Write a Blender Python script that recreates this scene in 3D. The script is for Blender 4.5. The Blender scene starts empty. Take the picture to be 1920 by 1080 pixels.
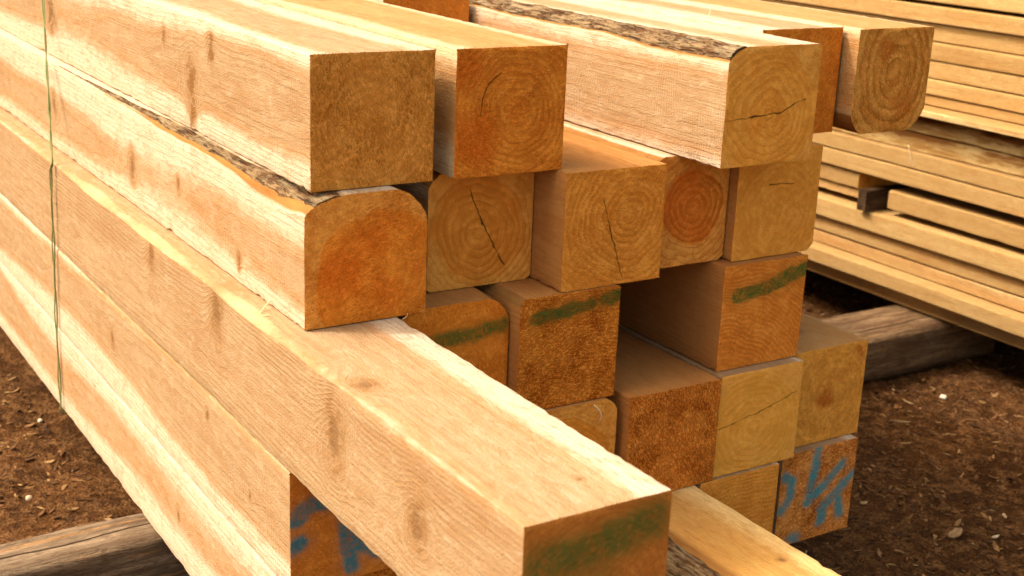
import bpy, math, random
from mathutils import Vector, Matrix, noise as mn

random.seed(7)
C = bpy.context.scene.collection
RAD = math.radians

# ------------------------------------------------------------------ helpers
def link(o, parent=None):
    C.objects.link(o)
    if parent: o.parent = parent
    return o

def tag(o, label=None, cat=None, group=None, kind=None):
    if label: o['label'] = label
    if cat: o['category'] = cat
    if group: o['group'] = group
    if kind: o['kind'] = kind
    return o

def mesh_obj(name, verts, faces, mat, parent=None, smooth=True, attrs=None):
    me = bpy.data.meshes.new(name)
    me.from_pydata(verts, [], faces)
    me.update()
    if smooth:
        me.polygons.foreach_set('use_smooth', [True]*len(me.polygons))
    if attrs:
        for k, vals in attrs.items():
            a = me.attributes.new(k, 'FLOAT', 'POINT')
            a.data.foreach_set('value', vals)
    me.materials.append(mat)
    o = bpy.data.objects.new(name, me)
    return link(o, parent)

def empty(name, loc, rz=0):
    o = bpy.data.objects.new(name, None)
    o.empty_display_size = 0.05
    o.location = loc
    o.rotation_euler = (0, 0, rz)
    return link(o)

def sm(a, b, x):
    t = max(0, min(1, (x-a)/(b-a)))
    return t*t*(3-2*t)

# ------------------------------------------------------------------ node builder
class N:
    def __init__(s, name):
        s.mat = bpy.data.materials.new(name)
        s.mat.use_nodes = True
        s.t = s.mat.node_tree
        s.t.nodes.clear()
    def n(s, typ, **kw):
        x = s.t.nodes.new(typ)
        for k, v in kw.items(): setattr(x, k, v)
        return x
    def put(s, sock, v):
        if isinstance(v, bpy.types.NodeSocket): s.t.links.new(v, sock)
        elif v is not None:
            if hasattr(sock.default_value, '__len__') and len(sock.default_value) == 4 and len(v) == 3: v = (*v, 1)
            sock.default_value = v
    def m(s, op, a, b=None, c=None, clamp=False):
        x = s.n('ShaderNodeMath', operation=op, use_clamp=clamp)
        s.put(x.inputs[0], a); s.put(x.inputs[1], b)
        if c is not None: s.put(x.inputs[2], c)
        return x.outputs[0]
    def v(s, op, a, b=None, sc=None):
        x = s.n('ShaderNodeVectorMath', operation=op)
        s.put(x.inputs[0], a)
        if b is not None: s.put(x.inputs[1], b)
        if sc is not None: s.put(x.inputs['Scale'], sc)
        return x.outputs['Value'] if op in ('LENGTH', 'DOT_PRODUCT', 'DISTANCE') else x.outputs['Vector']
    def coord(s): return s.n('ShaderNodeTexCoord').outputs['Object']
    def noise(s, vec, scale=1, detail=2, rough=.5, dist=0, col=False):
        x = s.n('ShaderNodeTexNoise')
        s.put(x.inputs['Vector'], vec); x.inputs['Scale'].default_value = scale
        x.inputs['Detail'].default_value = detail; x.inputs['Roughness'].default_value = rough
        x.inputs['Distortion'].default_value = dist
        return x.outputs['Color'] if col else x.outputs['Fac']
    def step(s, lo, hi, x, to0=0., to1=1.):
        r = s.n('ShaderNodeMapRange', interpolation_type='SMOOTHSTEP')
        s.put(r.inputs['Value'], x); s.put(r.inputs['From Min'], lo); s.put(r.inputs['From Max'], hi)
        r.inputs['To Min'].default_value = to0; r.inputs['To Max'].default_value = to1
        return r.outputs['Result']
    def mix(s, f, a, b, mode='MIX'):
        x = s.n('ShaderNodeMix', data_type='RGBA', blend_type=mode)
        s.put(x.inputs['Factor'], f); s.put(x.inputs[6], a); s.put(x.inputs[7], b)
        return x.outputs[2]
    def xyz(s, v):
        x = s.n('ShaderNodeSeparateXYZ'); s.put(x.inputs[0], v); return x.outputs
    def comb(s, x, y, z):
        c = s.n('ShaderNodeCombineXYZ'); s.put(c.inputs[0], x); s.put(c.inputs[1], y); s.put(c.inputs[2], z); return c.outputs[0]
    def attr(s, name): return s.n('ShaderNodeAttribute', attribute_name=name).outputs['Fac']
    def seg(s, p, a, b):
        """distance from p (in the y-z plane) to the segment a-b"""
        A = Vector((0, a[0], a[1])); B = Vector((0, b[0], b[1])); d = B-A
        pa = s.v('SUBTRACT', p, tuple(A))
        h = s.m('DIVIDE', s.v('DOT_PRODUCT', pa, tuple(d)), d.length_squared, clamp=True)
        return s.v('LENGTH', s.v('SUBTRACT', pa, s.v('SCALE', tuple(d), sc=h)))
    def mn_list(s, ds):
        r = ds[0]
        for d in ds[1:]: r = s.m('MINIMUM', r, d)
        return r
    def finish(s, col, rough=.8, height=None, hdist=.001, strength=1, spec=.25):
        b = s.n('ShaderNodeBsdfPrincipled'); o = s.n('ShaderNodeOutputMaterial')
        s.put(b.inputs['Base Color'], col); s.put(b.inputs['Roughness'], rough)
        b.inputs['Specular IOR Level'].default_value = spec
        if height is not None:
            bp = s.n('ShaderNodeBump'); bp.inputs['Distance'].default_value = hdist; bp.inputs['Strength'].default_value = strength
            s.put(bp.inputs['Height'], height); s.t.links.new(bp.outputs[0], b.inputs['Normal'])
        s.t.links.new(b.outputs[0], o.inputs[0])
        return s.mat

# ------------------------------------------------------------------ wood
HEART = (.375, .285, .195); HEART2 = (.270, .172, .095); SAP = (.60, .54, .48); CAMB = (.29, .14, .045)

def ring_field(s, P, pith, seed, knots=(), warp=.006, oval=0.):
    """distance from the pith of the log, warped, plus knot masks"""
    Ps = s.v('ADD', P, (seed*3.7, seed*1.3, seed*2.1))
    slow = s.v('SCALE', s.v('SUBTRACT', s.noise(s.v('MULTIPLY', Ps, (.9, 1.5, 1.5)), 1, 1, col=True), (.5, .5, .5)), sc=.05)
    med = s.v('SCALE', s.v('SUBTRACT', s.noise(s.v('MULTIPLY', Ps, (5, 22, 22)), 1, 2, col=True), (.5, .5, .5)), sc=warp)
    q = s.v('ADD', s.v('SUBTRACT', P, (0, pith[0], pith[1])), s.v('ADD', slow, med))
    q = s.v('MULTIPLY', q, (0, 1, 1+oval))
    r = s.v('LENGTH', q)
    km = None
    for (kx, ky, kz, ks) in knots:
        d = s.v('LENGTH', s.v('MULTIPLY', s.v('SUBTRACT', s.v('ADD', P, s.v('SCALE', med, sc=1.2)), (kx, ky, kz)), (.85/ks, 1/ks, .50/ks)))
        g = s.m('POWER', 2.718, s.m('MULTIPLY', s.m('MULTIPLY', d, d), -1.))
        r = s.m('MULTIPLY_ADD', g, -ks*.75, r)
        km = g if km is None else s.m('MAXIMUM', km, g)
    return r, km, Ps, q

def wood_side(name, pith, Rs, seed, knots=(), tone=1., heart=HEART, heart2=HEART2, sap=SAP, wane=CAMB, saw=.24, spacing=.0062, rand=False, latek=1., kd=.42):
    s = N(name)
    P = s.coord()
    if rand:
        oi = s.n('ShaderNodeObjectInfo').outputs['Random']
        P0 = P
        P = s.v('ADD', P, s.comb(s.m('MULTIPLY', oi, 37.), s.m('MULTIPLY', s.m('FRACT', s.m('MULTIPLY', oi, 13.)), .05), s.m('MULTIPLY', s.m('FRACT', s.m('MULTIPLY', oi, 29.)), .05)))
    r, km, Ps, q = ring_field(s, P, pith, seed, knots)
    x, y, z = s.xyz(P)[0:3]
    # growth rings
    t = s.m('FRACT', s.m('DIVIDE', s.m('MULTIPLY_ADD', s.noise(s.v('MULTIPLY', Ps, (16, 60, 60)), 1, 4, .65), .008, r), spacing))
    late = s.m('MULTIPLY', s.m('MULTIPLY', s.step(.35, .9, t), s.step(1., .93, t)), latek)
    fib = s.noise(s.v('MULTIPLY', Ps, (9, 330, 330)), 1, 3, .6)
    blot = s.noise(s.v('MULTIPLY', Ps, (3.2, 14, 14)), 1, 3, .6)
    heartm = s.mix(s.m('MULTIPLY', s.m('MULTIPLY', late, s.step(.35, .62, s.noise(s.v('MULTIPLY', Ps, (6, 20, 20)), 1, 3, .6))), .50), heart, heart2)
    heartm = s.mix(s.step(.42, .72, blot, 0, .55), heartm, (heart2[0]*1.05, heart2[1]*1.0, heart2[2]*.95))
    mot = s.noise(s.v('MULTIPLY', Ps, (28, 62, 62)), 1, 5, .72, .8)
    edge = s.m('ADD', r, s.m('ADD', s.m('MULTIPLY', s.m('SUBTRACT', blot, .5), .014), s.m('MULTIPLY', s.m('SUBTRACT', mot, .5), .007)))
    sapf = s.step(Rs-.008, Rs+.009, edge)
    sapc = s.mix(s.m('MULTIPLY', late, .2), sap, (sap[0]*.86, sap[1]*.72, sap[2]*.52))
    col = s.mix(sapf, heartm, sapc)
    # reddish transition line just inside the sapwood
    tr = s.m('MULTIPLY', s.step(Rs-.014, Rs-.003, edge), s.m('SUBTRACT', 1, sapf))
    col = s.mix(s.m('MULTIPLY', tr, .25), col, (.52, .22, .075))
    col = s.mix(s.step(.52, .38, mot, 0, .34), col, s.mix(.5, heart2, (.30, .15, .06)))
    col = s.mix(s.step(.54, .66, mot, 0, .22), col, sap)
    # fibre streaks and short dark flecks
    col = s.mix(s.step(.30, .70, fib, .22, 0.), col, (.28, .14, .055))
    fl = s.noise(s.v('MULTIPLY', Ps, (34, 210, 210)), 1, 2, .5)
    col = s.mix(s.step(.60, .74, fl, 0, .36), col, (.24, .105, .035))
    tiny = s.noise(s.v('MULTIPLY', Ps, (260, 330, 330)), 1, 2, .6)
    col = s.mix(s.step(.35, .66, tiny, .16, 0), col, (.36, .15, .05))
    if km is not None:
        kk = s.m('MULTIPLY', km, s.step(.3, .62, s.noise(s.v('MULTIPLY', Ps, (40, 60, 60)), 1, 3)))
        col = s.mix(s.m('MULTIPLY', s.step(.10, .8, km), .45), col, (.27, .15, .065))
        col = s.mix(s.step(.80, .97, s.m('ADD', km, s.m('MULTIPLY', s.m('SUBTRACT', mot, .5), .5)), 0, .55), col, (.13, .060, .025))
        col = s.mix(s.step(.38, .68, kk, 0, kd), col, (.20, .095, .035))
    if wane is not None:
        wn = s.attr('wane')
        wc = s.mix(s.noise(s.v('MULTIPLY', Ps, (20, 60, 60)), 1, 4), (wane[0]*.6, wane[1]*.5, wane[2]*.5), (min(1, wane[0]*1.35), wane[1]*1.5, wane[2]*1.6))
        col = s.mix(wn, col, wc)
    if rand:
        v = s.m('MULTIPLY_ADD', oi, .26, .86)
        col = s.mix(1., col, s.comb(v, s.m('POWER', v, 1.3), s.m('POWER', v, 1.6)), 'MULTIPLY')
    if tone != 1: col = s.mix(1., col, (tone, tone, tone), 'MULTIPLY')
    # saw marks across the face + raised fibres
    jit = s.m('MULTIPLY', s.noise(s.v('MULTIPLY', Ps, (22, 7, 7)), 1, 3), .05)
    w = s.m('SINE', s.m('MULTIPLY', s.m('ADD', x, jit), 2*math.pi/.0062))
    saw_a = s.step(.38, .62, s.noise(s.v('MULTIPLY', Ps, (7, 9, 9)), 1, 2), 0, saw)
    h = s.m('ADD', s.m('MULTIPLY', w, saw_a), s.m('ADD', s.m('MULTIPLY', fib, 1.2), s.m('MULTIPLY', tiny, 1.5)))
    h = s.m('ADD', h, s.m('MULTIPLY', late, .35))
    col = s.mix(s.m('MULTIPLY', s.m('MAXIMUM', w, 0.), s.m('MULTIPLY', saw_a, .22)), col, (.42, .2, .08))
    return s.finish(col, .9, h, .0011, .9, .08)

def wood_end(name, pith, seed, base=(.40, .185, .045), dark=(.17, .065, .013), light=(.55, .30, .085),
             rough=1., rings=.5, spacing=.0085, cracks=(), paint=(), sapring=None, oval=0., stain=.5, stains=()):
    s = N(name)
    P = s.coord()
    r, km, Ps, q = ring_field(s, P, pith, seed, (), .013, oval)
    r = s.m('MULTIPLY_ADD', s.noise(s.v('MULTIPLY', Ps, (1, 70, 70)), 1, 3), .004, r)
    r = s.m('MULTIPLY_ADD', s.noise(s.v('MULTIPLY', Ps, (1, 13, 13)), 1, 2, .5), .030, s.m('SUBTRACT', r, .015))
    r = s.m('MULTIPLY', r, s.m('MULTIPLY_ADD', r, 1.6, .84))
    t = s.m('FRACT', s.m('DIVIDE', r, spacing))
    late = s.m('MULTIPLY', s.step(.15, .80, t), s.step(1., .88, t))
    big = s.noise(s.v('MULTIPLY', Ps, (3, 16, 16)), 1, 4, .6)
    bands = s.noise(s.comb(s.m('MULTIPLY', r, 45), seed*1.7, 0), 1, 2)
    an = seed*1.3+.6
    rx, ry, rz = s.xyz(Ps)[0:3]
    u = s.m('ADD', s.m('MULTIPLY', ry, math.cos(an)), s.m('MULTIPLY', rz, math.sin(an)))
    w_ = s.m('SUBTRACT', s.m('MULTIPLY', rz, math.cos(an)), s.m('MULTIPLY', ry, math.sin(an)))
    F1 = s.noise(s.comb(s.m('MULTIPLY', u, 95), s.m('MULTIPLY', w_, 300), seed), 1, 5, .68, 1.2)
    F2 = s.noise(s.v('MULTIPLY', Ps, (60, 130, 110)), 1, 5, .72, 2.5)
    fuzz = s.m('ADD', s.m('MULTIPLY', F1, .5), s.m('MULTIPLY', F2, .5))
    fine = s.noise(s.v('MULTIPLY', Ps, (200, 640, 760)), 1, 3, .7)
    col = s.mix(s.step(.3, .7, big), base, s.mix(.5, base, light))
    col = s.mix(s.step(.42, .60, bands, 0, .55*rings+.15), col, light)
    col = s.mix(s.m('MULTIPLY', s.m('MULTIPLY', late, s.step(.3, .65, s.noise(s.v('MULTIPLY', Ps, (1, 24, 24)), 1, 3), .35, 1.)), .72*rings), col, dark)
    col = s.mix(s.step(.52, .75, s.noise(s.v('MULTIPLY', Ps, (3, 11, 11)), 2.2, 3), 0, stain), col, (dark[0]*1.5, dark[1]*1.15, dark[2]))
    for (sy, sz, sr, sf) in stains:
        d = s.v('DISTANCE', s.v('MULTIPLY', s.v('ADD', P, s.v('SCALE', s.v('SUBTRACT', s.noise(Ps, 30, 3, col=True), (.5, .5, .5)), sc=.05)), (0, 1, 1)), (0, sy, sz))
        col = s.mix(s.step(sr, sr*.3, d, 0, sf), col, (dark[0]*1.6, dark[1]*1.05, dark[2]*.8))
    if sapring:
        sf = s.step(sapring-.005, sapring+.003, s.m('ADD', r, s.m('MULTIPLY', s.m('SUBTRACT', big, .5), .016)))
        col = s.mix(s.m('MULTIPLY', sf, .75), col, (.62, .40, .13))
    mid = s.noise(s.v('MULTIPLY', Ps, (10, 34, 40)), 1, 5, .7, .6)
    col = s.mix(s.step(.42, .56, mid, .5, 0), col, s.mix(.5, dark, base))
    col = s.mix(s.step(.5, .7, mid, 0, .35), col, (light[0]*1.1, light[1]*1.1, light[2]*1.15))
    patch = s.step(.40, .62, s.noise(s.v('MULTIPLY', Ps, (5, 15, 15)), 1, 3, .6), .25, 1.)
    dk = s.m('MULTIPLY', patch, s.step(.515+.02*(rough > 1), .43+.04*(rough > .9), fuzz, 0, min(1, .22+.66*rough)))  # speckle, plus shade in the hollows of the torn fuzz put into the colour
    col = s.mix(dk, col, (dark[0]*.85, dark[1]*.8, dark[2]*.7))
    col = s.mix(s.m('MULTIPLY', s.m('SUBTRACT', 1.25, patch), s.step(.515, .61-.04*(rough > .9), fuzz, 0, min(1, .15+.60*rough))), col, (light[0]*1.3, light[1]*1.3, light[2]*1.5))  # raised tufts painted lighter, as relief the bump alone barely shows
    col = s.mix(s.step(.38, .54, fine, .5, 0), col, dark)
    wv = s.v('ADD', P, s.v('SCALE', s.v('SUBTRACT', s.noise(Ps, 55, 3, col=True), (.5, .5, .5)), sc=.010))
    wv = s.v('MULTIPLY', wv, (0, 1, 1))
    for (colr, segs, rad, soft, amt) in paint:
        wp = s.v('MULTIPLY', s.v('ADD', P, s.v('SCALE', s.v('SUBTRACT', s.noise(Ps, 38, 4, col=True), (.5, .5, .5)), sc=.020)), (0, 1, 1))
        d = s.mn_list([s.seg(wp, a, b) for a, b in segs])
        m = s.step(rad+soft, rad-soft*.5, d)
        m = s.m('MULTIPLY', m, s.step(.40, .54, s.m('ADD', s.m('MULTIPLY', fuzz, .65), s.m('MULTIPLY', mid, .35)), .30, 1.))
        m = s.m('MAXIMUM', m, s.m('MULTIPLY', s.step(rad*3.2, rad*.8, d, 0, .30), s.step(.45, .58, fuzz)))
        col = s.mix(s.m('MULTIPLY', m, amt), col, s.mix(big, (colr[0]*.6, colr[1]*.6, colr[2]*.6), colr))
    col = s.mix(1., col, (1.58, 1.27, .98), 'MULTIPLY')
    h = s.m('ADD', s.m('MULTIPLY', fuzz, 2.8*rough+.5), s.m('ADD', s.m('MULTIPLY', fine, .7), s.m('MULTIPLY', late, .5*rings)))
    for (a, b, wd) in cracks:
        d = s.seg(wv, a, b)
        wv_ = s.m('MULTIPLY', wd, s.step(.3, .7, s.noise(Ps, 45, 2), .35, 2.2))
        m = s.step(s.m('MULTIPLY', wv_, .80), s.m('MULTIPLY', wv_, .25), d)
        col = s.mix(s.m('MULTIPLY', m, .80), col, (.060, .022, .007))
        lip = s.step(s.m('MULTIPLY', wv_, 2.6), wv_, d, 0, .22)
        col = s.mix(s.m('MULTIPLY', lip, s.m('SUBTRACT', 1, m)), col, dark)
        h = s.m('SUBTRACT', h, s.m('MULTIPLY', m, 2.5))
    return s.finish(col, .95, h, .0018, 1., .06)

def bark_mat():
    s = N('bark')
    P = s.coord()
    a = s.noise(s.v('MULTIPLY', P, (26, 90, 90)), 1, 5, .65)
    b = s.noise(s.v('MULTIPLY', P, (12, 30, 30)), 1, 3)
    c = s.noise(s.v('MULTIPLY', P, (70, 150, 150)), 1, 4, .7)
    fis = s.noise(s.v('MULTIPLY', P, (16, 150, 150)), 1, 5, .7, 1.)
    col = s.mix(s.step(.42, .58, a), (.13, .065, .032), (.34, .245, .15))
    col = s.mix(s.step(.50, .60, b, 0, .55), col, (.45, .37, .26))
    col = s.mix(s.step(.53, .60, c, 0, .5), col, (.20, .085, .03))
    col = s.mix(s.step(.47, .40, fis, 0, .9), col, (.035, .017, .009))
    return s.finish(col, .9, s.m('ADD', s.m('MULTIPLY', fis, 2.), s.m('ADD', a, s.m('MULTIPLY', c, .7))), .006, 1)
BARK = bark_mat()

# ------------------------------------------------------------------ timber geometry
# corners: 0 bottom-left, 1 bottom-right, 2 top-right, 3 top-left (seen from the sawn end)
NE, NC = 9, 8
def section(w, h, cs, bulge=.62):
    """perimeter (y,z,corner weight) anticlockwise starting after corner 0"""
    pts = []
    cor = [((0, 0), (1, 0), (0, 1)), ((w, 0), (-1, 0), (0, 1)), ((w, h), (-1, 0), (0, -1)), ((0, h), (1, 0), (0, -1))]
    def arc(i):
        (cy, cz), (sy, _), (_, sz) = cor[i]
        a, b = cs[i]
        out = []
        for k in range(NC+1):
            u = k/NC
            th = u*math.pi/2
            ey, ez = a*(1-math.sin(th)), b*(1-math.cos(th))      # from (a,0) to (0,b)
            ly, lz = a*(1-u), b*u
            py, pz = ey*bulge+ly*(1-bulge), ez*bulge+lz*(1-bulge)
            out.append((cy+sy*py, cz+sz*pz, math.sin(math.pi*u)))
        if i in (0, 2): pass
        return out
    order = []
    a0 = arc(0)[::-1]      # from left edge to bottom edge
    a1 = arc(1)            # bottom to right
    a2 = arc(2)[::-1]      # right to top
    a3 = arc(3)            # top to left
    arcs = [a0, a1, a2, a3]
    for i in range(4):
        A = arcs[i]; Bn = arcs[(i+1) % 4]
        pts += A
        p, q = A[-1], Bn[0]
        for k in range(1, NE):
            u = k/NE
            pts.append((p[0]+(q[0]-p[0])*u, p[1]+(q[1]-p[1])*u, 0))
    return pts
NP = 4*(NC+1)+4*(NE-1)

def xs_list(L, dense=.018):
    xs = [0.0]; x = 0.0; st = dense*.5
    while x > -L:
        x -= st; st = min(st*1.02, .07); xs.append(max(x, -L))
    return xs

def timber(name, label, loc, w=.2, h=.1985, L=4.0, wane={}, bark=None, side=None, end=None, endlabel=None,
           cat='timber', group='square timbers in the near stack', seed=0, rz=0, rough_end=1., bow=.0016, bodyname='timber_body', endname='sawn_end', fuzz=.0007):
    """wane: corner -> function(x) -> (size across, size down)"""
    root = empty(name, loc, rz)
    tag(root, label, cat, group)
    xs = xs_list(L)
    verts, wn, rings_, secs = [], [], [], []
    for x in xs:
        cs = []
        for c in range(4):
            f = wane.get(c)
            if f:
                a, b = f(x)
                k = 1+.30*mn.noise(Vector((x*5, seed+c*3.1, .5)))+.14*mn.noise(Vector((x*17, seed+c*3.1, 7.5)))
                cs.append((max(.0014, a*k), max(.0014, b*k)))
            else:
                k = .0018+.004*max(0, mn.noise(Vector((x*14, seed*2+c, 3))))+.012*max(0, mn.noise(Vector((x*55, seed*2+c, 9)))-.15)+.006*max(0, mn.noise(Vector((x*120, seed*2+c, 19)))-.1)
                cs.append((k, k))
        sec = section(w, h, cs)
        dy = bow*mn.noise(Vector((x*1.3, seed, 0))); dz = bow*.5*mn.noise(Vector((x*1.3, seed, 9)))-bow*.25
        row = []
        for i, (y, z, cw) in enumerate(sec):
            jx = .0009*mn.noise(Vector((x*90, y*90+seed, z*90)))
            py, pz = y-w/2, z-h/2
            if x == 0: jj = .0007*mn.noise(Vector((y*400, z*400, seed)))
            else: jj = 0
            sc = 1+(jx+jj)/(w/2)
            row.append((x, w/2+py*sc+dy, h/2+pz*sc+dz))
            ci = min(3, i//(NC+1+NE-1))
            size = min(cs[ci])
            wn.append(sm(0.0, .35, cw)*sm(.006, .014, size) if i % (NC+NE) <= NC else 0)
        secs.append(row); verts += row
    faces = []
    n = len(secs[0])
    for i in range(len(xs)-1):
        for j in range(n):
            a = i*n+j; b = i*n+(j+1) % n
            faces.append((a, a+n, b+n, b))
    faces.append(tuple(range((len(xs)-1)*n, len(xs)*n))[::-1])
    body = mesh_obj(bodyname, verts, faces, side, root, True, {'wane': wn})
    # sharp long edges stay crisp: shade by angle
    body.data.set_sharp_from_angle(angle=RAD(28))
    # sawn end: fuzzy polar sheet
    NR = 42
    ev, ef = [], []
    cy = sum(p[1] for p in secs[0])/n; cz = sum(p[2] for p in secs[0])/n
    # twice as many points round the perimeter
    per = []
    for j in range(n):
        p, q = secs[0][j], secs[0][(j+1) % n]
        dl = math.hypot(q[1]-p[1], q[2]-p[2]); kk = 4 if dl > .008 else 1
        for k in range(kk):
            u = k/kk
            per.append((p[1]+(q[1]-p[1])*u, p[2]+(q[2]-p[2])*u))
    m = len(per)
    def ex(y, z, u):
        e = fuzz*rough_end*(mn.noise(Vector((y*230, z*230, seed)))+.6*mn.noise(Vector((y*600, z*600, seed))))
        e += .0016*mn.noise(Vector((y*12, z*12, seed+5)))
        return e*sm(1.02, .94, u)+.0004
    for k in range(1, NR+1):
        u = (k/NR)
        for (y, z) in per:
            yy, zz = cy+(y-cy)*u, cz+(z-cz)*u
            ev.append((ex(yy, zz, u) if k < NR else 0., yy, zz))
    ev.append((ex(cy, cz, 0), cy, cz)); ctr = len(ev)-1
    for j in range(m): ef.append((ctr, j, (j+1) % m))
    for k in range(NR-1):
        for j in range(m):
            a = k*m+j; b = k*m+(j+1) % m
            ef.append((a, a+m, b+m, b))
    fr = random.Random(seed*31+5)
    for _ in range(int(260*min(1.2, rough_end+fuzz*200))):
        y, z = per[fr.randrange(m)]
        oy, oz = y-cy, z-cz
        L_ = fr.uniform(.001, .0038)*(1.5 if fuzz > .001 else 1)
        d_ = Vector((fr.uniform(-.2, .8), oy/abs(oy+1e-6)*(abs(oy) > abs(oz))+fr.uniform(-.8, .8), oz/abs(oz+1e-6)*(abs(oz) > abs(oy))+fr.uniform(-.8, .8))).normalized()*L_
        b_ = len(ev); ww = fr.uniform(.0002, .0006)
        ev += [(-.0006, y-ww, z), (-.0006, y+ww, z), (d_.x, y+d_.y, z+d_.z), (-.0006, y, z+ww)]
        ef += [(b_, b_+1, b_+2), (b_+1, b_+3, b_+2), (b_+3, b_, b_+2)]
    eo = mesh_obj(endname, ev, ef, end, root)
    if endlabel: eo['label'] = endlabel
    # bark strips on the waney corners
    if bark:
        for (c, x0, x1, t, lo, hi) in bark:
            bv, bf = [], []
            base = c*(NC+NE)
            lim = range(base, base+NC+1)
            rows = [i for i, x in enumerate(xs) if x0 <= x <= x1]
            K = 18
            for ri, i in enumerate(rows):
                x = xs[i]
                R = [Vector(secs[i][j]) for j in lim]
                e0 = lo+.10*mn.noise(Vector((x*14, seed, 1)))+.05*mn.noise(Vector((x*50, seed, 1)))
                e1 = hi+.08*mn.noise(Vector((x*14, seed, 4)))+.05*mn.noise(Vector((x*50, seed, 4)))
                wid = (R[0]-R[-1]).length
                nrm = Vector((0, .5*(R[0].y+R[-1].y)-w/2, .5*(R[0].z+R[-1].z)-h/2)).normalized()
                tt = t*sm(0, .035, wid)
                for k in range(K+1):
                    u = e0+(e1-e0)*k/K
                    u = max(0, min(1, u)); f = u*NC; i0 = min(NC-1, int(f)); p = R[i0].lerp(R[i0+1], f-i0)
                    up = tt*(math.sin(math.pi*k/K)**.45 if 0 < k < K else -.25)
                    up *= 1+.45*mn.noise(Vector((x*40, k*.8, seed)))
                    if k not in (0, K): up += .0022*mn.noise(Vector((x*110, k*1.7, seed)))+.002*mn.noise(Vector((x*25, k*.9, seed+4)))
                    bv.append(tuple(p+nrm*up))
            for i in range(len(rows)-1):
                for k in range(K):
                    a = i*(K+1)+k
                    bf.append((a, a+K+1, a+K+2, a+1))
            o0 = len(bv)
            # blunt end cap
            bf.append(tuple(range(K, -1, -1)))
            bo = mesh_obj('bark', bv, bf, BARK, root)
    return root

def taper(a, b, x0, x1):
    """wane from full size at x1 (near end) fading to nothing at x0"""
    return lambda x: (a*sm(x0, x1, x), b*sm(x0, x1, x))
const = lambda a, b: (lambda x: (a, b))

# ------------------------------------------------------------------ the near stack
BLUE = (.025, .24, .46); GREEN = (.055, .13, .035)
cr = lambda *p: [(p[i], p[i+1]) for i in range(len(p)-1)]
olive = dict(base=(.54, .27, .062), dark=(.25, .105, .016), light=(.68, .42, .13))
orange = dict(base=(.56, .225, .034), dark=(.30, .090, .010), light=(.68, .35, .070))
yellow = dict(base=(.60, .325, .070), dark=(.38, .165, .025), light=(.72, .46, .125))
red = dict(base=(.54, .220, .042), dark=(.29, .095, .015), light=(.66, .34, .080))

# top row ---------------------------------------------------------------
timber('square_timber', 'top left corner timber of the stack with an olive brown mottled fuzzy end', (.093, -.320, .8), w=.201,
    side=wood_side('wood_a', (.1, .1), .113, 1, [(-.40, 0, .15, .020), (-.50, 0, .085, .030), (-.50, 0, .03, .022), (-.64, 0, .14, .012), (-1.45, 0, .10, .03), (-.9, .09, .2, .02)], kd=.75),
    end=wood_end('end_a', (.10, .10), 1, rough=.85, rings=.35, spacing=.013, stain=.5, **olive), seed=1)
timber('square_timber', 'second timber from the left in the top row, curved ring crack in its orange end', (.096, -.084, .8),
    side=wood_side('wood_b', (.1, .1), .118, 2, [(-.7, .1, .2, .02)], heart=(.42, .270, .130), heart2=(.33, .175, .070), sap=(.58, .49, .36)),
    end=wood_end('end_b', (.105, .095), 2, rough=.7, rings=.75, spacing=.012, stain=.3,
        cracks=[((.045, .095), (.047, .120), .0009), ((.047, .120), (.058, .143), .0009), ((.058, .143), (.080, .160), .0008)],
        stains=[(.035, .06, .06, .7), (.02, .17, .05, .5)], **orange), seed=2)
timber('square_timber', 'short orange timber end set far back in the gap of the top row', (-.616, .153, .8), L=3.2,
    side=wood_side('wood_c', (.1, .1), .12, 3), end=wood_end('end_c', (.1, .1), 3, rough=.4, rings=.3, **red), seed=3)
timber('square_timber', 'top row timber with a strip of grey bark along its upper left edge', (.195, .364, .8), w=.202,
    wane={3: lambda x: (.037*sm(-3.2, -.1, x)+.012*sm(.05, -.6, x), .026), 2: const(.006, .006)}, bark=[(3, -3.0, .001, .006, .02, .86)],
    side=wood_side('wood_d', (.1, .088), .117, 4, [(-.9, 0, .08, .018)]),
    end=wood_end('end_d', (.095, .090), 4, rough=.25, rings=.65, spacing=.014, sapring=.108, stain=.4,
        cracks=[((.005, .080), (.070, .082), .0005), ((.060, .080), (.120, .086), .0011), ((.120, .086), (.175, .108), .0011)], **yellow), seed=4)
timber('square_timber', 'top row timber end half hidden behind the one with the bark strip', (.014, .597, .8),
    side=wood_side('wood_e', (.1, .1), .113, 5, [(-.8, .08, .2, .015)]), end=wood_end('end_e', (.1, .1), 5, rough=.7, rings=.2, **orange), seed=5)
timber('square_timber', 'rightmost timber of the top row, its end rounded at both lower corners', (.052, .803, .8), w=.200,
    wane={0: const(.034, .042), 1: const(.046, .046), 2: const(.004, .004)},
    side=wood_side('wood_f', (.1, .11), .121, 6, heart=(.42, .270, .130), heart2=(.33, .175, .070), sap=(.58, .49, .36)), end=wood_end('end_f', (.10, .12), 6, rough=.8, rings=1.2, spacing=.019, sapring=.094, oval=-.25, stain=.3,
    stains=[(.075, .16, .03, .7), (.13, .05, .04, .6)], **olive), seed=6)
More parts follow.
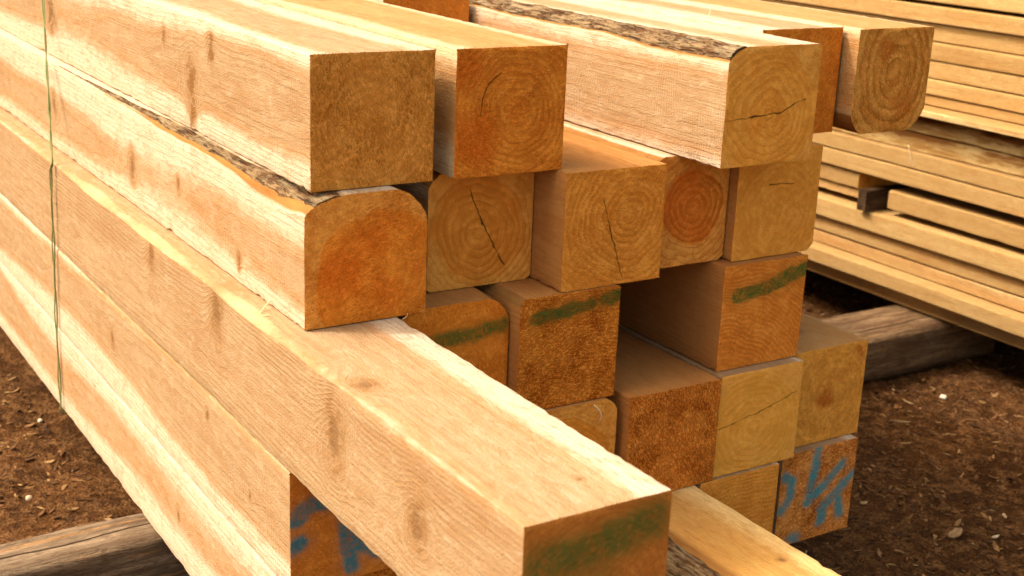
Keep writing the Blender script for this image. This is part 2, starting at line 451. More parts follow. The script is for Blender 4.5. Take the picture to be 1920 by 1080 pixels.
# second row ------------------------------------------------------------
timber('square_timber', 'second row timber at the left corner with a bark strip and a domed end', (.118, -.341, .6), w=.201,
    wane={3: lambda x: ((.024+.072*sm(-.20, .0, x))*sm(-1.55, -.35, x), (.016+.022*sm(-.45, 0, x))*sm(-1.6, -.5, x)), 2: taper(.050, .050, -1.5, 0)},
    bark=[(3, -1.38, .001, .0028, .08, .66)],
    side=wood_side('wood_g', (.1, .082), .113, 7, [(-.26, 0, .035, .012), (-.55, 0, .10, .010), (-.82, 0, .075, .022), (-1.4, 0, .1, .02)]),
    end=wood_end('end_g', (.115, .07), 7, rough=.65, rings=.35, spacing=.013, sapring=.107, stain=.45, stains=[(.055, .085, .06, .6), (.11, .13, .04, .5), (.14, .04, .04, .4)], **orange), seed=7)
timber('square_timber', 'round log shaped second row end with clear rings and a long diagonal crack', (.034, -.093, .6), w=.1985,
    wane={0: const(.006, .006), 1: const(.010, .008), 2: const(.010, .01), 3: const(.032, .026)},
    side=wood_side('wood_h', (.1, .1), .11, 8), end=wood_end('end_h', (.1, .095), 8, rough=.12, rings=.95, spacing=.0135, sapring=.093, stain=.1,
    cracks=[((.075, .165), (.100, .105), .0010), ((.100, .105), (.145, .030), .0012)], **dict(base=(.52, .245, .050), dark=(.36, .145, .022), light=(.64, .36, .090))), seed=8)
timber('square_timber', 'second row timber standing proud in the middle, its square end split by a slanting crack', (.124, .108, .6), w=.2025,
    side=wood_side('wood_i', (.1, .1), .2, 9, heart=(.50, .245, .085), heart2=(.38, .160, .048), sap=(.50, .32, .15)), end=wood_end('end_i', (.12, .12), 9, rough=.5, rings=.8, spacing=.013, stain=.15,
    cracks=[((.075, .150), (.100, .075), .0009), ((.100, .075), (.122, .012), .0009)], **dict(base=(.58, .285, .055), dark=(.34, .125, .018), light=(.70, .41, .105))), seed=9)
timber('square_timber', 'round log end in the second row, dark reddish centre inside a pale ring', (.080, .313, .6), w=.176,
    wane={0: const(.01, .01), 1: const(.012, .01), 2: const(.012, .012), 3: const(.03, .03)},
    side=wood_side('wood_j', (.09, .1), .11, 10), end=wood_end('end_j', (.088, .105), 10, rough=.25, rings=1.2, spacing=.013, sapring=.070, stain=.4, stains=[(.07, .11, .09, .55), (.12, .05, .04, .5)], **red), seed=10)
timber('square_timber', 'rightmost second row timber, a smooth tan end with a short level crack near its top', (.101, .492, .6), w=.1975,
    wane={1: const(.018, .015)},
    side=wood_side('wood_k', (.1, .1), .2, 11, heart=(.50, .245, .085), heart2=(.38, .160, .048), sap=(.50, .32, .15)), end=wood_end('end_k', (.10, .09), 11, rough=.2, rings=.45, spacing=.014, stain=.15,
    cracks=[((.075, .135), (.135, .132), .0008)], **yellow), seed=11)
timber('square_timber', 'timber set back under the rightmost timber of the top row', (-.85, .800, .6), L=3.0, w=.197,
    side=wood_side('wood_k2', (.1, .1), .115, 31), end=wood_end('end_k2', (.10, .09), 31, **yellow), seed=31)
# third row -------------------------------------------------------------
def c1wane(x):
    # x local: 0 at the end, shoulder runs back from about -.45
    k = sm(-.40, -.55, x)*(.75+.25*math.sin(x*15.+1.1))*sm(-2.9, -1.4, x)
    j = .30*sm(-.10, -.16, x)*sm(-.33, -.26, x)
    return (.022*k+.006*j, .012*k+.004*j)
timber('square_timber', 'long knotty third row timber jutting far out in front, green smear on its end', (.787, -.385, .4), w=.1985, L=4.7,
    wane={3: c1wane},
    side=wood_side('wood_l', (.075, .085), .141, 12,
      [(-.235, 0, .095, .030), (-.44, .03, .2, .028), (-.47, 0, .12, .038), (-.07, .12, .2, .010), (-.92, 0, .16, .034), (-1.25, 0, .17, .028)], wane=(.46, .36, .22), saw=.15),
    end=wood_end('end_l', (.1, .08), 12, rough=.25, rings=.35, spacing=.011, stain=.25,
      paint=[(GREEN, [((.025, .148), (.09, .150)), ((.09, .150), (.172, .166))], .020, .022, .85), (GREEN, [((.0, .105), (.06, .100)), ((.06, .100), (.11, .105))], .016, .024, .45)],
      **dict(base=(.46, .19, .045), dark=(.24, .09, .02), light=(.56, .28, .08))), endlabel='sawn end smeared with green paint', seed=12, bow=.002)
timber('square_timber', 'leftmost green banded third row end, its top right corner rounded', (.100, -.172, .4), w=.197,
    wane={2: const(.040, .042), 3: const(.02, .02)},
    side=wood_side('wood_m', (.1, .1), .125, 13, heart=(.50, .245, .085), heart2=(.38, .160, .048), sap=(.50, .32, .15)), end=wood_end('end_m', (.1, .08), 13, rough=.35, rings=.2, stain=.4,
      paint=[(GREEN, [((.02, .135), (.09, .142)), ((.09, .142), (.185, .150))], .011, .010, .92)], **orange), endlabel='sawn end with a band of green paint', seed=13)
timber('square_timber', 'very rough third row end with a green paint stroke along its top', (.127, .029, .4), w=.199,
    wane={3: const(.012, .012), 2: const(.010, .006)},
    side=wood_side('wood_n', (.1, .1), .125, 14, heart=(.50, .245, .085), heart2=(.38, .160, .048), sap=(.50, .32, .15)), end=wood_end('end_n', (.16, -.02), 14, rough=1.25, rings=.8, spacing=.008, stain=.25,
      paint=[(GREEN, [((.03, .162), (.09, .168)), ((.09, .168), (.14, .172)), ((.165, .176), (.192, .180))], .0095, .008, .95)], **orange), endlabel='very rough sawn end with green paint near the top', seed=14, fuzz=.0012)
timber('square_timber', 'rightmost third row timber in view, smooth reddish end with a green paint bar', (.120, .463, .4), w=.1985,
    side=wood_side('wood_o', (.1, .1), .16, 15, heart=(.46, .215, .075), heart2=(.36, .14, .042), sap=(.50, .28, .12)), end=wood_end('end_o', (.02, -.10), 15, rough=.2, rings=.7, spacing=.012, stain=.3,
      paint=[(GREEN, [((.035, .140), (.10, .146)), ((.10, .146), (.192, .172))], .0125, .006, .95)], **red), endlabel='reddish sawn end with a green paint bar', seed=15)
timber('square_timber', 'timber set far back on the right of the third row', (-.95, .672, .4), L=3.0, w=.197,
    side=wood_side('wood_o2', (.1, .1), .115, 32), end=wood_end('end_o2', (.10, .09), 32, **yellow), seed=32)
# fourth row ------------------------------------------------------------
timber('square_timber', 'fourth row timber under the long jutting one, dark end marked with blue spray strokes', (.163, -.386, .2), w=.2,
    side=wood_side('wood_p', (.1, .122), .123, 16, [(-.35, 0, .16, .010), (-.16, 0, .09, .008), (-.9, 0, .12, .016)], spacing=.007, saw=.2),
    end=wood_end('end_p', (.1, .1), 16, rough=.5, rings=.2, stain=.3,
      paint=[(BLUE, [((.005, .120), (.035, .138)), ((.035, .138), (.075, .143)), ((.088, .150), (.100, .02)), ((.100, .055), (.150, .095)), ((.100, .062), (.165, .028)), ((.0, .075), (.018, .078))], .0120, .010, .95)],
      **red), endlabel='dark sawn end with blue sprayed strokes', seed=16)
timber('square_timber', 'fourth row timber peeping over the jutting one, a stray white fibre on its rounded corner', (.135, .032, .2), w=.200,
    wane={2: const(.022, .022)},
    side=wood_side('wood_q', (.1, .1), .12, 17, heart=(.50, .245, .085), heart2=(.38, .160, .048), sap=(.50, .32, .15)), end=wood_end('end_q', (.07, .02), 17, rough=.3, rings=.6, spacing=.012, sapring=.165, stain=.3, **dict(base=(.58, .28, .045), dark=(.34, .13, .018), light=(.70, .42, .095))), seed=17)
timber('square_timber', 'fourth row timber with a rough reddish fuzzy end beside the smooth greenish tan one', (.150, .248, .2), w=.203,
    side=wood_side('wood_r', (.1, .1), .15, 18, heart=(.56, .25, .080), heart2=(.44, .17, .045), sap=(.52, .30, .13)), end=wood_end('end_r', (.08, .11), 18, rough=1.3, rings=.5, stain=.45, **red), seed=18, fuzz=.0014)
timber('square_timber', 'fourth row timber with a smooth greenish tan end, faint rings and a fine level crack', (.143, .4575, .2), w=.201,
    side=wood_side('wood_s', (.1, .1), .135, 19), end=wood_end('end_s', (.095, .085), 19, rough=.15, rings=.5, spacing=.014, sapring=.115, stain=.15,
      cracks=[((.005, .095), (.10, .112), .0006), ((.10, .112), (.19, .138), .0006)], **dict(base=(.60, .36, .080), dark=(.42, .21, .038), light=(.70, .48, .14))), seed=19)
timber('square_timber', 'rightmost fourth row timber with a dark stain in the middle of its end', (.110, .667, .2), w=.196,
    side=wood_side('wood_t', (.1, .1), .13, 20, [(-.1, .1, .2, .02)], heart=(.58, .32, .13), heart2=(.46, .22, .07), sap=(.66, .46, .24)), end=wood_end('end_t', (.10, .10), 20, rough=.3, rings=.32, spacing=.014, stain=.25,
      stains=[(.095, .09, .028, .95), (.175, .18, .02, .8)], **dict(base=(.58, .31, .068), dark=(.20, .085, .018), light=(.68, .43, .11))), seed=20)
# fifth row -------------------------------------------------------------
timber('square_timber', 'bottom row timber at the left with a sunlit pale lower edge', (.150, -.388, .0), w=.2,
    side=wood_side('wood_u', (.1, .1), .112, 21, [(-.5, 0, .1, .010)]), end=wood_end('end_u', (.1, .1), 21, **orange), seed=21)
timber('square_timber', 'yellow bottom row timber jutting out low at the right front, bark on its edge', (.80, .213, .0), w=.197, L=4.6,
    wane={3: lambda x: (.055+.012*mn.noise(Vector((x*6, 3, 3))), .060)}, bark=[(3, -4.0, .001, .006, .22, .92)],
    side=wood_side('wood_v', (.1, .03), .178, 22, [(-.365, .145, .2, .011)], heart=(.60, .37, .12), heart2=(.52, .28, .08), sap=(.80, .60, .30), saw=.1),
    end=wood_end('end_v', (.1, .06), 22, **yellow), seed=22)
timber('square_timber', 'smooth plain bottom row end between the jutting yellow timber and the blue marked end', (.150, .424, .0), w=.193,
    side=wood_side('wood_w', (.1, .1), .13, 23), end=wood_end('end_w', (.13, -.08), 23, rough=.3, rings=.5, spacing=.014, stain=.2, **dict(base=(.56, .29, .062), dark=(.38, .155, .025), light=(.66, .40, .105))), seed=23)
timber('square_timber', 'rightmost bottom row timber, its rough speckled end sprayed with blue strokes', (.129, .646, .0), w=.201,
    side=wood_side('wood_x', (.1, .1), .12, 24), end=wood_end('end_x', (.10, .10), 24, rough=1.15, rings=.1, stain=.3,
      paint=[((.03, .36, .62), [((.095, .195), (.085, .120)), ((.085, .120), (.078, .085)), ((.078, .085), (.105, .100)), ((.105, .100), (.165, .150)),
                    ((.012, .150), (.033, .140)), ((.033, .140), (.030, .105)), ((.030, .105), (.008, .080)),
                    ((.195, .120), (.155, .085)), ((.155, .085), (.120, .060)), ((.155, .090), (.175, .035)), ((.130, .065), (.118, .03)), ((.04, .012), (.058, .010))], .0085, .0095, .95)],
      **dict(base=(.60, .27, .070), dark=(.26, .08, .014), light=(.74, .45, .16))), endlabel='speckled sawn end with blue sprayed strokes', seed=24, fuzz=.0012)

# ------------------------------------------------------------------ bearer logs
def weathered(name, a=(.20, .125, .085), b=(.42, .30, .22), streak=(.50, .27, .10), sf=.7):
    s = N(name)
    P = s.coord()
    f = s.noise(s.v('MULTIPLY', P, (9, 90, 90)), 1, 6, .75, .6)
    g = s.noise(s.v('MULTIPLY', P, (3, 26, 26)), 1, 4, .6)
    k = s.noise(s.v('MULTIPLY', P, (60, 200, 200)), 1, 3, .7)
    col = s.mix(s.step(.3, .7, g), a, b)
    col = s.mix(s.step(.40, .62, f, .55, 0), col, (a[0]*.35, a[1]*.3, a[2]*.3))
    col = s.mix(s.step(.56, .66, s.noise(s.v('MULTIPLY', P, (2.5, 40, 40)), 1, 2), 0, sf), col, streak)
    y = s.xyz(P)[1]
    e = s.m('ABSOLUTE', s.m('SUBTRACT', s.m('ADD', y, s.m('MULTIPLY', s.m('SUBTRACT', s.noise(s.v('MULTIPLY', P, (5, 3, 3)), 1, 3), .5), .05)), .062))
    ck = s.step(.0035, .0010, e)
    col = s.mix(s.m('MULTIPLY', ck, .85), col, (.03, .016, .010))
    col = s.mix(s.step(.52, .60, s.noise(s.v('MULTIPLY', P, (30, 60, 60)), 1, 4, .7), 0, .4), col, (a[0]*.5, a[1]*.45, a[2]*.4))
    return s.finish(col, .95, s.m('SUBTRACT', s.m('ADD', s.m('MULTIPLY', f, 1.5), k), s.m('MULTIPLY', ck, 2.)), .006, 1, .08)
W1 = weathered('weathered_left', (.16, .115, .085), (.34, .265, .205), (.44, .25, .11), .45); W2 = weathered('weathered_right', (.16, .095, .058), (.34, .235, .150), (.42, .27, .14), .4)
def bearer(label, loc, w, h, L, wane, mat, seed, mat_end):
    timber('bearer_log', label, loc, w=w, h=h, L=L, wane=wane, side=mat, end=mat_end, seed=seed, rz=RAD(90), bow=.008,
           cat='log', group='bearer logs under the stacks', bodyname='log_body')
# local -x runs to world -y after the 90 degree turn; local +y runs to world -x
bearer('grey weathered bearer log on the soil at the lower left under the stack', (-.47, .88, -.155), .135, .152, 2.9,
       {3: const(.012, .012), 0: const(.02, .02), 2: const(.02, .02)}, W1, 41, W1)
bearer('brown weathered bearer log lying between the near stack and under the far plank pack', (-.71, 2.36, -.155), .215, .152, 1.4,
       {3: const(.022, .02), 0: const(.03, .03), 2: const(.02, .02)}, W2, 42, W2)
bearer('bearer log far back under the near stack', (-3.2, .95, -.155), .2, .152, 1.5,
       {3: const(.03, .03), 0: const(.03, .03)}, W2, 43, W2)

# ------------------------------------------------------------------ far plank pack
PL = [wood_side('plank_%s' % k, (.13, z0), Rs, sd, (), heart=(.42, .305, .150), heart2=(.33, .205, .080), sap=(.56, .46, .27), wane=None, saw=.25, rand=True, spacing=.013, latek=.35)
      for k, z0, Rs, sd in (('plain', -.02, .15, 51), ('banded', .10, .138, 52), ('striped', .03, .145, 53))]
PE = wood_end('plank_end', (.1, .0), 55, rough=.5, rings=.4, **yellow)
PBARK = N('plank_wane_stain')
def rough_plank_mat():
    s = N('plank_wane')
    P = s.coord(); z = s.xyz(P)[2]
    n1 = s.noise(s.v('MULTIPLY', P, (9, 12, 30)), 1, 5, .65)
    n2 = s.noise(s.v('MULTIPLY', P, (4, 6, 25)), 1, 3)
    f = s.noise(s.v('MULTIPLY', P, (8, 160, 160)), 1, 3)
    col = s.mix(s.step(.35, .65, f), (.46, .31, .14), (.36, .21, .08))
    col = s.mix(s.step(.42, .60, n1), col, (.58, .45, .25))
    e = s.m('ADD', z, s.m('MULTIPLY', s.m('SUBTRACT', n1, .5), .10))
    col = s.mix(s.m('MULTIPLY', s.step(.024, .042, e), s.step(.36, .50, n2, 0, .95)), col, (.20, .080, .020))
    return s.finish(col, .85, s.m('ADD', n1, f), .003, 1)
PW = rough_plank_mat()
bpy.data.materials.remove(PBARK.mat)
gap = .0016
# (z bottom, z top, front y, material, wane, label) from the bottom up
layers = [
 (0, .0530, 2.110, 0, 0, 'lowest plank of the far pack, resting on the brown bearer log'),
 (.0550, .1040, 2.062, 1, 0, 'second plank up in the far pack, standing proud with a bright top edge'),
 (.1060, .1480, 2.108, 2, 0, 'third plank up in the far pack, set back above the proud lower one'),
 (.1500, .2030, 2.104, 0, 0, 'fourth plank up in the far pack, with a dark knot at the right edge'),
 (.2045, .2660, 2.095, 1, 0, 'fifth plank up in the far pack, pale yellow below the narrow dark slot'),
 (.2860, .3460, 2.112, 2, 0, 'plank of the far pack between the two dark slots, right of the dark sticker'),
 (.3760, .4300, 2.100, 1, 0, 'pale plank of the far pack directly above the widest dark gap'),
 (.4320, .4830, 2.106, 0, 0, 'second plank above the wide gap in the far pack, with a round knot'),
 (.4845, .5380, 2.110, 3, 1, 'waney plank of the far pack with a ragged brown bark stained edge'),
 (.5400, .5900, 2.122, 3, 1, 'rough waney plank of the far pack right under the upper dark slot'),
 (.6080, .6280, 2.030, 1, 0, 'thin bright topped plank sticking out of the far pack beside the rounded timber end'),
 (.6300, .6600, 2.110, 2, 0, 'thin plank lying on the bright protruding one in the far pack'),
 (.6620, .7080, 2.108, 0, 0, 'second plank above the bright protruding one in the far pack'),
 (.7100, .7620, 2.112, 1, 0, 'third plank above the bright protruding one in the far pack'),
 (.7635, .8150, 2.106, 2, 0, 'fourth plank above the bright protruding one in the far pack'),
 (.8165, .8680, 2.110, 0, 0, 'far pack plank with a slanting mark, second below the topmost dark slot'),
 (.8695, .9190, 2.107, 1, 0, 'plank of the far pack just under the topmost dark slot'),
 (.9290, .9810, 2.102, 2, 0, 'plank above the topmost dark slot in the far pack'),
]
def plank(z0, z1, y, mat, label, xe=.95, L=4.6, w=.285, wane={}, seed=0, group='planks in the far pack'):
    rng = random.Random(seed*7+3)
    r = timber('plank', label, (xe+rng.uniform(-.05, .05), y+rng.uniform(-.011, .008), z0), w=w, h=z1-z0-.0008, L=L, side=mat, end=PE, wane=wane, seed=seed*1.7+60,
               cat='plank', group=group, bodyname='board', bow=.003)
    return r
for i, (z0, z1, y, mi, wn, lab) in enumerate(layers):
    mat = PW if mi == 3 else PL[mi]
    wane = {3: (lambda x: (.02+.018*mn.noise(Vector((x*7, i, 3))), .018+.014*mn.noise(Vector((x*9, i, 7)))))} if wn else {3: const(.005, .004), 0: const(.003, .003)}
    if i == 5:
        plank(z0, z1, y, mat, lab, L=1.955, seed=i)
        plank(.286, .318, y+.004, PL[0], 'lower of two short boards left of the dark sticker in the far pack', xe=-1.075, L=2.5, seed=90)
        plank(.3195, .3720, y+.002, PL[1], 'upper of two short boards left of the dark sticker in the far pack', xe=-1.075, L=2.5, seed=91)
    else:
        plank(z0, z1, y, mat, lab, seed=i, wane=wane)
# rest of the pack behind the front planks: bottom and top layers
for k in range(1, 4):
    plank(0, .053, 2.11+.292*k, PL[k % 3], 'bottom board inside the far pack, behind its front planks', seed=100+k)
    plank(.929, .981, 2.11+.292*k, PL[k % 3], 'top board of the far pack, behind its front planks', seed=110+k)
# stickers (thin cross boards) that hold the layers apart
W3 = weathered('sticker_wood', (.060, .034, .022), (.13, .085, .055), (.18, .11, .07), .3)
def sticker(label, x, z0, z1, y0, w=.045, L=1.0):
    timber('sticker', label, (x+w, y0+L, z0), w=w, h=z1-z0, L=L, side=W3, end=W3, seed=x*9+z0, rz=RAD(90), cat='spacer board', group='stickers between plank layers', bodyname='board', bow=.001)
sticker('dark brown sticker end poking out of the wide gap in the far pack', -1.075, .268, .334, 2.065, .034)
for (x, z0, z1, lab) in ((-.25, .3465, .3755, 'sticker inside the wide gap of the far pack, beyond the picture edge'), (-2.1, .591, .6075, 'thin sticker inside the upper slot of the far pack'),
                    (-.2, .591, .6075, 'thin sticker inside the upper slot near the right edge of the far pack')):
    sticker(lab, x, z0, z1, 2.16)

# ------------------------------------------------------------------ binding string round the near stack
def tube(name, pts, rad, mat, parent=None, sides=6, twist=0, off=0, phase=0):
    V = [Vector(p) for p in pts]
    fine = []
    for a, b in zip(V[:-1], V[1:]):
        n = max(1, int((b-a).length/.008))
        for k in range(n): fine.append(a.lerp(b, k/n))
    fine.append(V[-1])
    vs, fs = [], []
    dist = 0
    for i, p in enumerate(fine):
        t = (fine[min(i+1, len(fine)-1)]-fine[max(i-1, 0)]).normalized()
        u = t.cross(Vector((1, 0, .01))).normalized(); w = t.cross(u)
        if i: dist += (p-fine[i-1]).length
        ang = phase+dist*twist
        c = p+(u*math.cos(ang)+w*math.sin(ang))*off
        for k in range(sides):
            th = 2*math.pi*k/sides
            vs.append(tuple(c+(u*math.cos(th)+w*math.sin(th))*rad))
    for i in range(len(fine)-1):
        for k in range(sides):
            a = i*sides+k; b = i*sides+(k+1) % sides
            fs.append((a, b, b+sides, a+sides))
    fs.append(tuple(range(sides))[::-1]); fs.append(tuple(range(len(vs)-sides, len(vs))))
    return mesh_obj(name, vs, fs, mat, parent)
s = N('green_twine')
P = s.coord()
GT = s.finish(s.mix(s.noise(P, 120, 3), (.12, .16, .055), (.30, .34, .15)), .6)
band = empty('binding_twine', (-1.3, -.39, 0)); tag(band, 'thin green twine tied upright round the left side of the near timber stack', 'twine')
tw = [(-1.40, .9, 1.004), (-1.395, -.15, 1.004), (-1.395, -.3245, 1.002), (-1.385, -.328, .985), (-1.125, -.3905, .602), (-1.135, -.393, .585), (-1.150, -.393, .40),
      (-1.172, -.3925, .20), (-1.171, -.394, .0), (-1.171, -.386, -.004), (-1.18, .3, -.004)]
tw = [(x+1.3, y+.39, z) for x, y, z in tw]
tube('strand', tw, .0019, GT, band, twist=38, off=.0015)
tw2 = [(x+.010*(i in (2, 3))-.006*(i > 5), y-.0008, z) for i, (x, y, z) in enumerate(tw)]
tube('strand', tw2, .0015, GT, band, twist=38, off=.0015, phase=math.pi)

# ------------------------------------------------------------------ loose fibres and splinters
s = N('splinter'); SPL = s.finish(s.mix(s.noise(s.coord(), 60, 2), (.75, .62, .42), (.85, .75, .55)), .7)
def splinter(label, pts, rad=.0009):
    p0 = Vector(pts[0])
    o = tube('splinter', [tuple(Vector(p)-p0) for p in pts], rad, SPL, sides=4)
    o.location = p0
    tag(o, label, 'splinter', 'loose splinters')
def curve(a, b, sag, n=7):
    A, B = Vector(a), Vector(b); S = Vector(sag)
    return [tuple(A.lerp(B, k/n)+S*math.sin(math.pi*k/n)) for k in range(n+1)]
splinter('pale curled fibre hanging under the barked left timber', curve((-.005, -.343, .612), (.035, -.362, .603), (0, -.018, -.012)))
splinter('white fibre lying against the rounded fourth row end', curve((.139, .178, .395), (.140, .190, .362), (.006, .006, 0)), .0012)
splinter('tiny fibre standing on the sunlit top beside the rounded end timber', curve((-.17, .62, 1.0), (-.18, .628, 1.022), (.0, .006, 0)), .0007)
splinter('tiny fibre sticking up from the right edge of the jutting timber', curve((.13, -.187, .598), (.14, -.183, .610), (.0, .003, 0)), .0007)
splinter('dark hair thin splinter hanging down the front of the far pack', curve((-.93, 2.098, .50), (-.90, 2.098, .435), (.004, -.004, 0)), .0011)

# ------------------------------------------------------------------ ground
def soil_mat():
    s = N('soil')
    P = s.coord()
    a = s.noise(P, 3.2, 6, .65); b = s.noise(P, 28, 5, .7); c = s.noise(s.v('MULTIPLY', P, (1, 1, 1)), 150, 4, .7, .6)
    d = s.noise(P, 1.1, 3)
    col = s.mix(s.step(.35, .68, a), (.062, .026, .009), (.155, .066, .022))
    col = s.mix(s.step(.42, .66, b), col, (.25, .125, .052))
    col = s.mix(s.step(.55, .40, c, 0, .75), col, (.018, .008, .004))
    col = s.mix(s.step(.63, .72, c, 0, .8), col, (.20, .115, .052))
    h = s.m('ADD', s.m('MULTIPLY', b, 2.2), c)
    return s.finish(col, .95, h, .012, 1, .1)
SOIL = soil_mat()
def axis(c, half, fine, far):
    out = [c]; x = c; st = fine
    while x < c+far:
        if x > c+half: st *= 1.25
        x += st; out.append(x)
    neg = []; x = c; st = fine
    while x > c-far:
        if x < c-half: st *= 1.25
        x -= st; neg.append(x)
    return neg[::-1]+out
gx = axis(-.6, 1.6, .016, 60); gy = axis(.9, 1.9, .016, 60)
def gz(x, y):
    v = Vector((x, y, 0))
    return -.158+.020*mn.noise(v*2.1)+.013*mn.noise(v*9)+.010*mn.noise(v*24)+.004*mn.noise(v*60)
gv, gf = [], []
for x in gx:
    for y in gy: gv.append((x, y, gz(x, y)))
ny = len(gy)
for i in range(len(gx)-1):
    for j in range(ny-1):
        a = i*ny+j; gf.append((a, a+ny, a+ny+1, a+1))
g = mesh_obj('ground', gv, gf, SOIL); tag(g, 'dark brown soil strewn with bark mulch', None, None, 'structure')

# mulch: thousands of bark and wood crumbs
def chip_geo(rng, cx, cy, L, W, T, V, F, lift=.0):
    z = gz(cx, cy)+T*.5+lift
    az = rng.uniform(0, math.tau); ti = rng.uniform(-.5, .5); tj = rng.uniform(-.35, .35)
    M = Matrix.Rotation(az, 3, 'Z') @ Matrix.Rotation(ti, 3, 'Y') @ Matrix.Rotation(tj, 3, 'X')
    b = len(V)
    n = 5
    prof = []
    for k in range(n):
        u = -1+2*k/(n-1)
        wd = (1-abs(u)**2.5*.75)*rng.uniform(.7, 1.1)
        prof.append((u*L/2, W/2*wd, rng.uniform(-.12, .12)*W))
    bend = rng.uniform(-.25, .25)
    for (x, wd, o) in prof:
        zz = bend*(x*x)/L*2
        for (yy, tz) in ((-wd+o, -T/2), (wd+o, -T/2), (wd+o, T/2), (-wd+o, T/2)):
            V.append(tuple(M @ Vector((x, yy, tz+zz))+Vector((cx, cy, z))))
    for k in range(n-1):
        a = b+k*4
        for q in range(4):
            F.append((a+q, a+(q+1) % 4, a+4+(q+1) % 4, a+4+q))
    F.append((b+3, b+2, b+1, b)); e = b+(n-1)*4; F.append((e, e+1, e+2, e+3))
rng = random.Random(5)
def chips(name, label, count, lo, hi, cols, lift=0, thin=.12):
    V, F, A = [], [], []
    k = 0
    while k < count:
        x = rng.uniform(-2.6, 1.0); y = rng.uniform(-1.0, 3.1)
        # only where the soil can be seen: left of the stack and right of it
        if -.36 < y < .84 and x < .05: continue
        L = lo+(hi-lo)*rng.random()**3
        n0 = len(V)
        chip_geo(rng, x, y, L, L*rng.uniform(.10, .5), max(.0008, L*thin*rng.uniform(.4, 1)), V, F, lift)
        A += [rng.random()]*(len(V)-n0)
        k += 1
    s = N(name)
    at = s.attr('tone')
    n = s.noise(s.v('MULTIPLY', s.coord(), (90, 90, 90)), 1, 3)
    col = s.mix(s.step(0, 1, at), cols[0], cols[1])
    col = s.mix(s.step(.78, .95, at), col, cols[2])
    col = s.mix(s.step(.35, .65, n, .5, 0), col, (cols[0][0]*.6, cols[0][1]*.6, cols[0][2]*.6))
    o = mesh_obj(name, V, F, s.finish(col, .9), None, False, {'tone': A})
    return tag(o, label, None, None, 'stuff')
chips('bark_mulch', 'dark brown bark crumbs covering the soil', 36000, .004, .034, ((.045, .019, .008), (.19, .088, .035), (.34, .20, .09)))
chips('sawdust_flakes', 'small pale wood flakes and straw scattered on the soil', 2600, .004, .028, ((.22, .12, .05), (.38, .25, .13), (.55, .44, .30)), .002, .06)

# single larger chips one can point at
CHM = []
for nm, c in (('pale_chip', (.46, .33, .19)), ('grey_chip', (.30, .20, .115)), ('white_chip', (.62, .52, .40))):
    s = N(nm); n = s.noise(s.v('MULTIPLY', s.coord(), (40, 160, 160)), 1, 3)
    CHM.append(s.finish(s.mix(s.step(.3, .7, n), (c[0]*.6, c[1]*.55, c[2]*.5), c), .8, n, .001))
def lone_chip(label, x, y, L, W, T, az, mi, tilt=.1):
    V, F = [], []
    r2 = random.Random(int(x*1000)+int(y*777))
    n = 7
    top = []
    for k in range(n):
        u = -1+2*k/(n-1); wd = W/2*(1-abs(u)**3*.8)*r2.uniform(.75, 1.1); o = r2.uniform(-.1, .1)*W
        for (yy, tz) in ((-wd+o, -T/2), (wd+o, -T/2), (wd+o, T/2), (-wd+o, T/2)):
            V.append((u*L/2, yy, tz+.05*L*u*u))
    for k in range(n-1):
        for q in range(4): F.append((k*4+q, k*4+(q+1) % 4, k*4+4+(q+1) % 4, k*4+4+q))
    F.append((3, 2, 1, 0)); e = (n-1)*4; F.append((e, e+1, e+2, e+3))
    o = mesh_obj('wood_chip', V, F, CHM[mi], None, False)
    o.location = (x, y, gz(x, y)+T/2+.006); o.rotation_euler = (tilt, -.1, az)
    tag(o, label, 'wood chip', 'larger wood chips on the soil')
for a in (
 ('broad grey leaf shaped wood chip on the soil right of the blue marked end', .075, 1.265, .050, .026, .004, RAD(100), 1),
 ('long thin pale sliver on the soil below the brown bearer log', -.45, 1.66, .055, .004, .003, RAD(35), 0),
 ('short pale chip on the soil near the right picture edge, above the long straight one', .12, 1.35, .022, .007, .003, RAD(80), 2),
 ('long straight pale sliver at the lower right picture edge', .155, 1.445, .065, .005, .003, RAD(60), 0),
 ('small upright pale chip at the bottom right', .235, 1.105, .024, .009, .004, RAD(110), 2),
 ('thin orange sliver lying beside the brown bearer log', -.55, 1.80, .045, .006, .003, RAD(-10), 0),
 ('small tan chip right of the plain fourth row end', -.15, 1.21, .020, .010, .003, RAD(70), 0)):
    lone_chip(*a)
def pebble(label, x, y, r, col, sd):
    s = N('pebble_stone'); n = s.noise(s.coord(), 120, 4)
    m = s.finish(s.mix(n, (col[0]*.7, col[1]*.7, col[2]*.7), col), .8, n, .001)
    V, F = [], []
    U, W = 14, 9
    for i in range(W+1):
        th = math.pi*i/W
        for j in range(U):
            ph = math.tau*j/U
            d = Vector((math.sin(th)*math.cos(ph), math.sin(th)*math.sin(ph), math.cos(th)))
            k = r*(1+.25*mn.noise(d*1.3+Vector((sd, 0, 0))))
            V.append((d.x*k*1.2, d.y*k, d.z*k*.75))
    for i in range(W):
        for j in range(U): F.append((i*U+j, i*U+U+j, i*U+U+(j+1) % U, i*U+(j+1) % U))
    o = mesh_obj('pebble', V, F, m); o.location = (x, y, gz(x, y)+r*.55)
    tag(o, label, 'pebble', 'pebbles on the soil')
pebble('round white pebble on the soil below the brown bearer log', -.535, 1.93, .0095, (.75, .70, .62), 3)
pebble('small pale pebble on the soil at the left below the stack', -1.51, -.37, .007, (.62, .52, .42), 8)
pebble('small pale stone beside the grey bearer log on the left', -1.08, -.50, .008, (.50, .40, .32), 5)

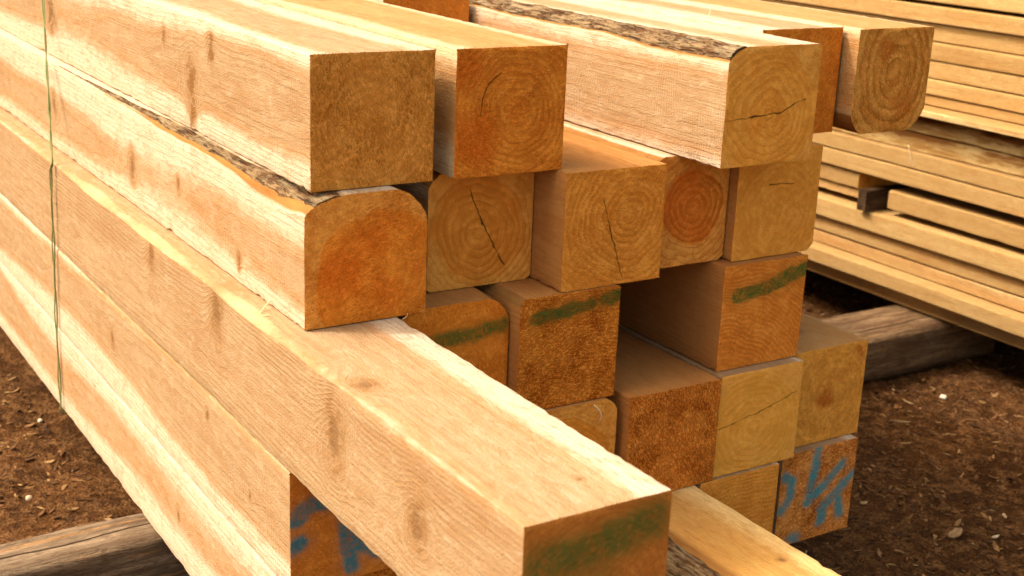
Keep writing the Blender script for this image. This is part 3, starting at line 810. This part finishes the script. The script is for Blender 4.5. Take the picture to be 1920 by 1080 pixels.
# ------------------------------------------------------------------ light, sky, camera
w = bpy.data.worlds.new('World'); bpy.context.scene.world = w; w.use_nodes = True
nt = w.node_tree; nt.nodes.clear()
sky = nt.nodes.new('ShaderNodeTexSky'); sky.sky_type = 'NISHITA'; sky.sun_disc = False
Ld = Vector((-.33, -.55, .77)).normalized()
sky.sun_elevation = math.asin(Ld.z); sky.sun_rotation = math.atan2(Ld.x, Ld.y)
sky.air_density = 1.; sky.dust_density = 7.; sky.ozone_density = .6
bg = nt.nodes.new('ShaderNodeBackground'); bg.inputs[1].default_value = .15
out = nt.nodes.new('ShaderNodeOutputWorld')
hz = nt.nodes.new('ShaderNodeMix'); hz.data_type = 'RGBA'; hz.blend_type = 'MULTIPLY'; hz.inputs['Factor'].default_value = 1
hz.inputs[7].default_value = (2.85, 2.4, 1.55, 1)      # warm haze in the sky
nt.links.new(sky.outputs[0], hz.inputs[6]); nt.links.new(hz.outputs[2], bg.inputs[0]); nt.links.new(bg.outputs[0], out.inputs[0])
sd = bpy.data.lights.new('sun', 'SUN'); sd.energy = 2.4; sd.angle = RAD(2.5); sd.color = (1, .955, .85)
so = bpy.data.objects.new('sun', sd); C.objects.link(so)
so.rotation_euler = Ld.to_track_quat('Z', 'Y').to_euler(); so.location = Ld*10

cd = bpy.data.cameras.new('camera'); cam = bpy.data.objects.new('camera', cd); C.objects.link(cam)
Rv = Vector((0.529383, 0.84742481, 0.04030923)); Uv = Vector((-0.27350521, 0.12549569, 0.95364864)); Fv = Vector((-0.80308689, 0.51587016, -0.29821038))
M = Matrix((Rv, Uv, -Fv)).transposed().to_4x4(); M.translation = Vector((1.85617064, -1.09976096, 1.26331808))
cam.matrix_world = M
cd.sensor_width = 36; cd.lens = 2537.87572/1920*36
cd.clip_start = .05; cd.clip_end = 300
cd.dof.use_dof = True; cd.dof.focus_distance = 2.25; cd.dof.aperture_fstop = 6.5
sc = bpy.context.scene
sc.camera = cam
sc.view_settings.view_transform = 'Standard'; sc.view_settings.look = 'None'; sc.view_settings.gamma = 1
sc.view_settings.exposure = .03
sc.render.engine = 'CYCLES'
sc.cycles.max_bounces = 6
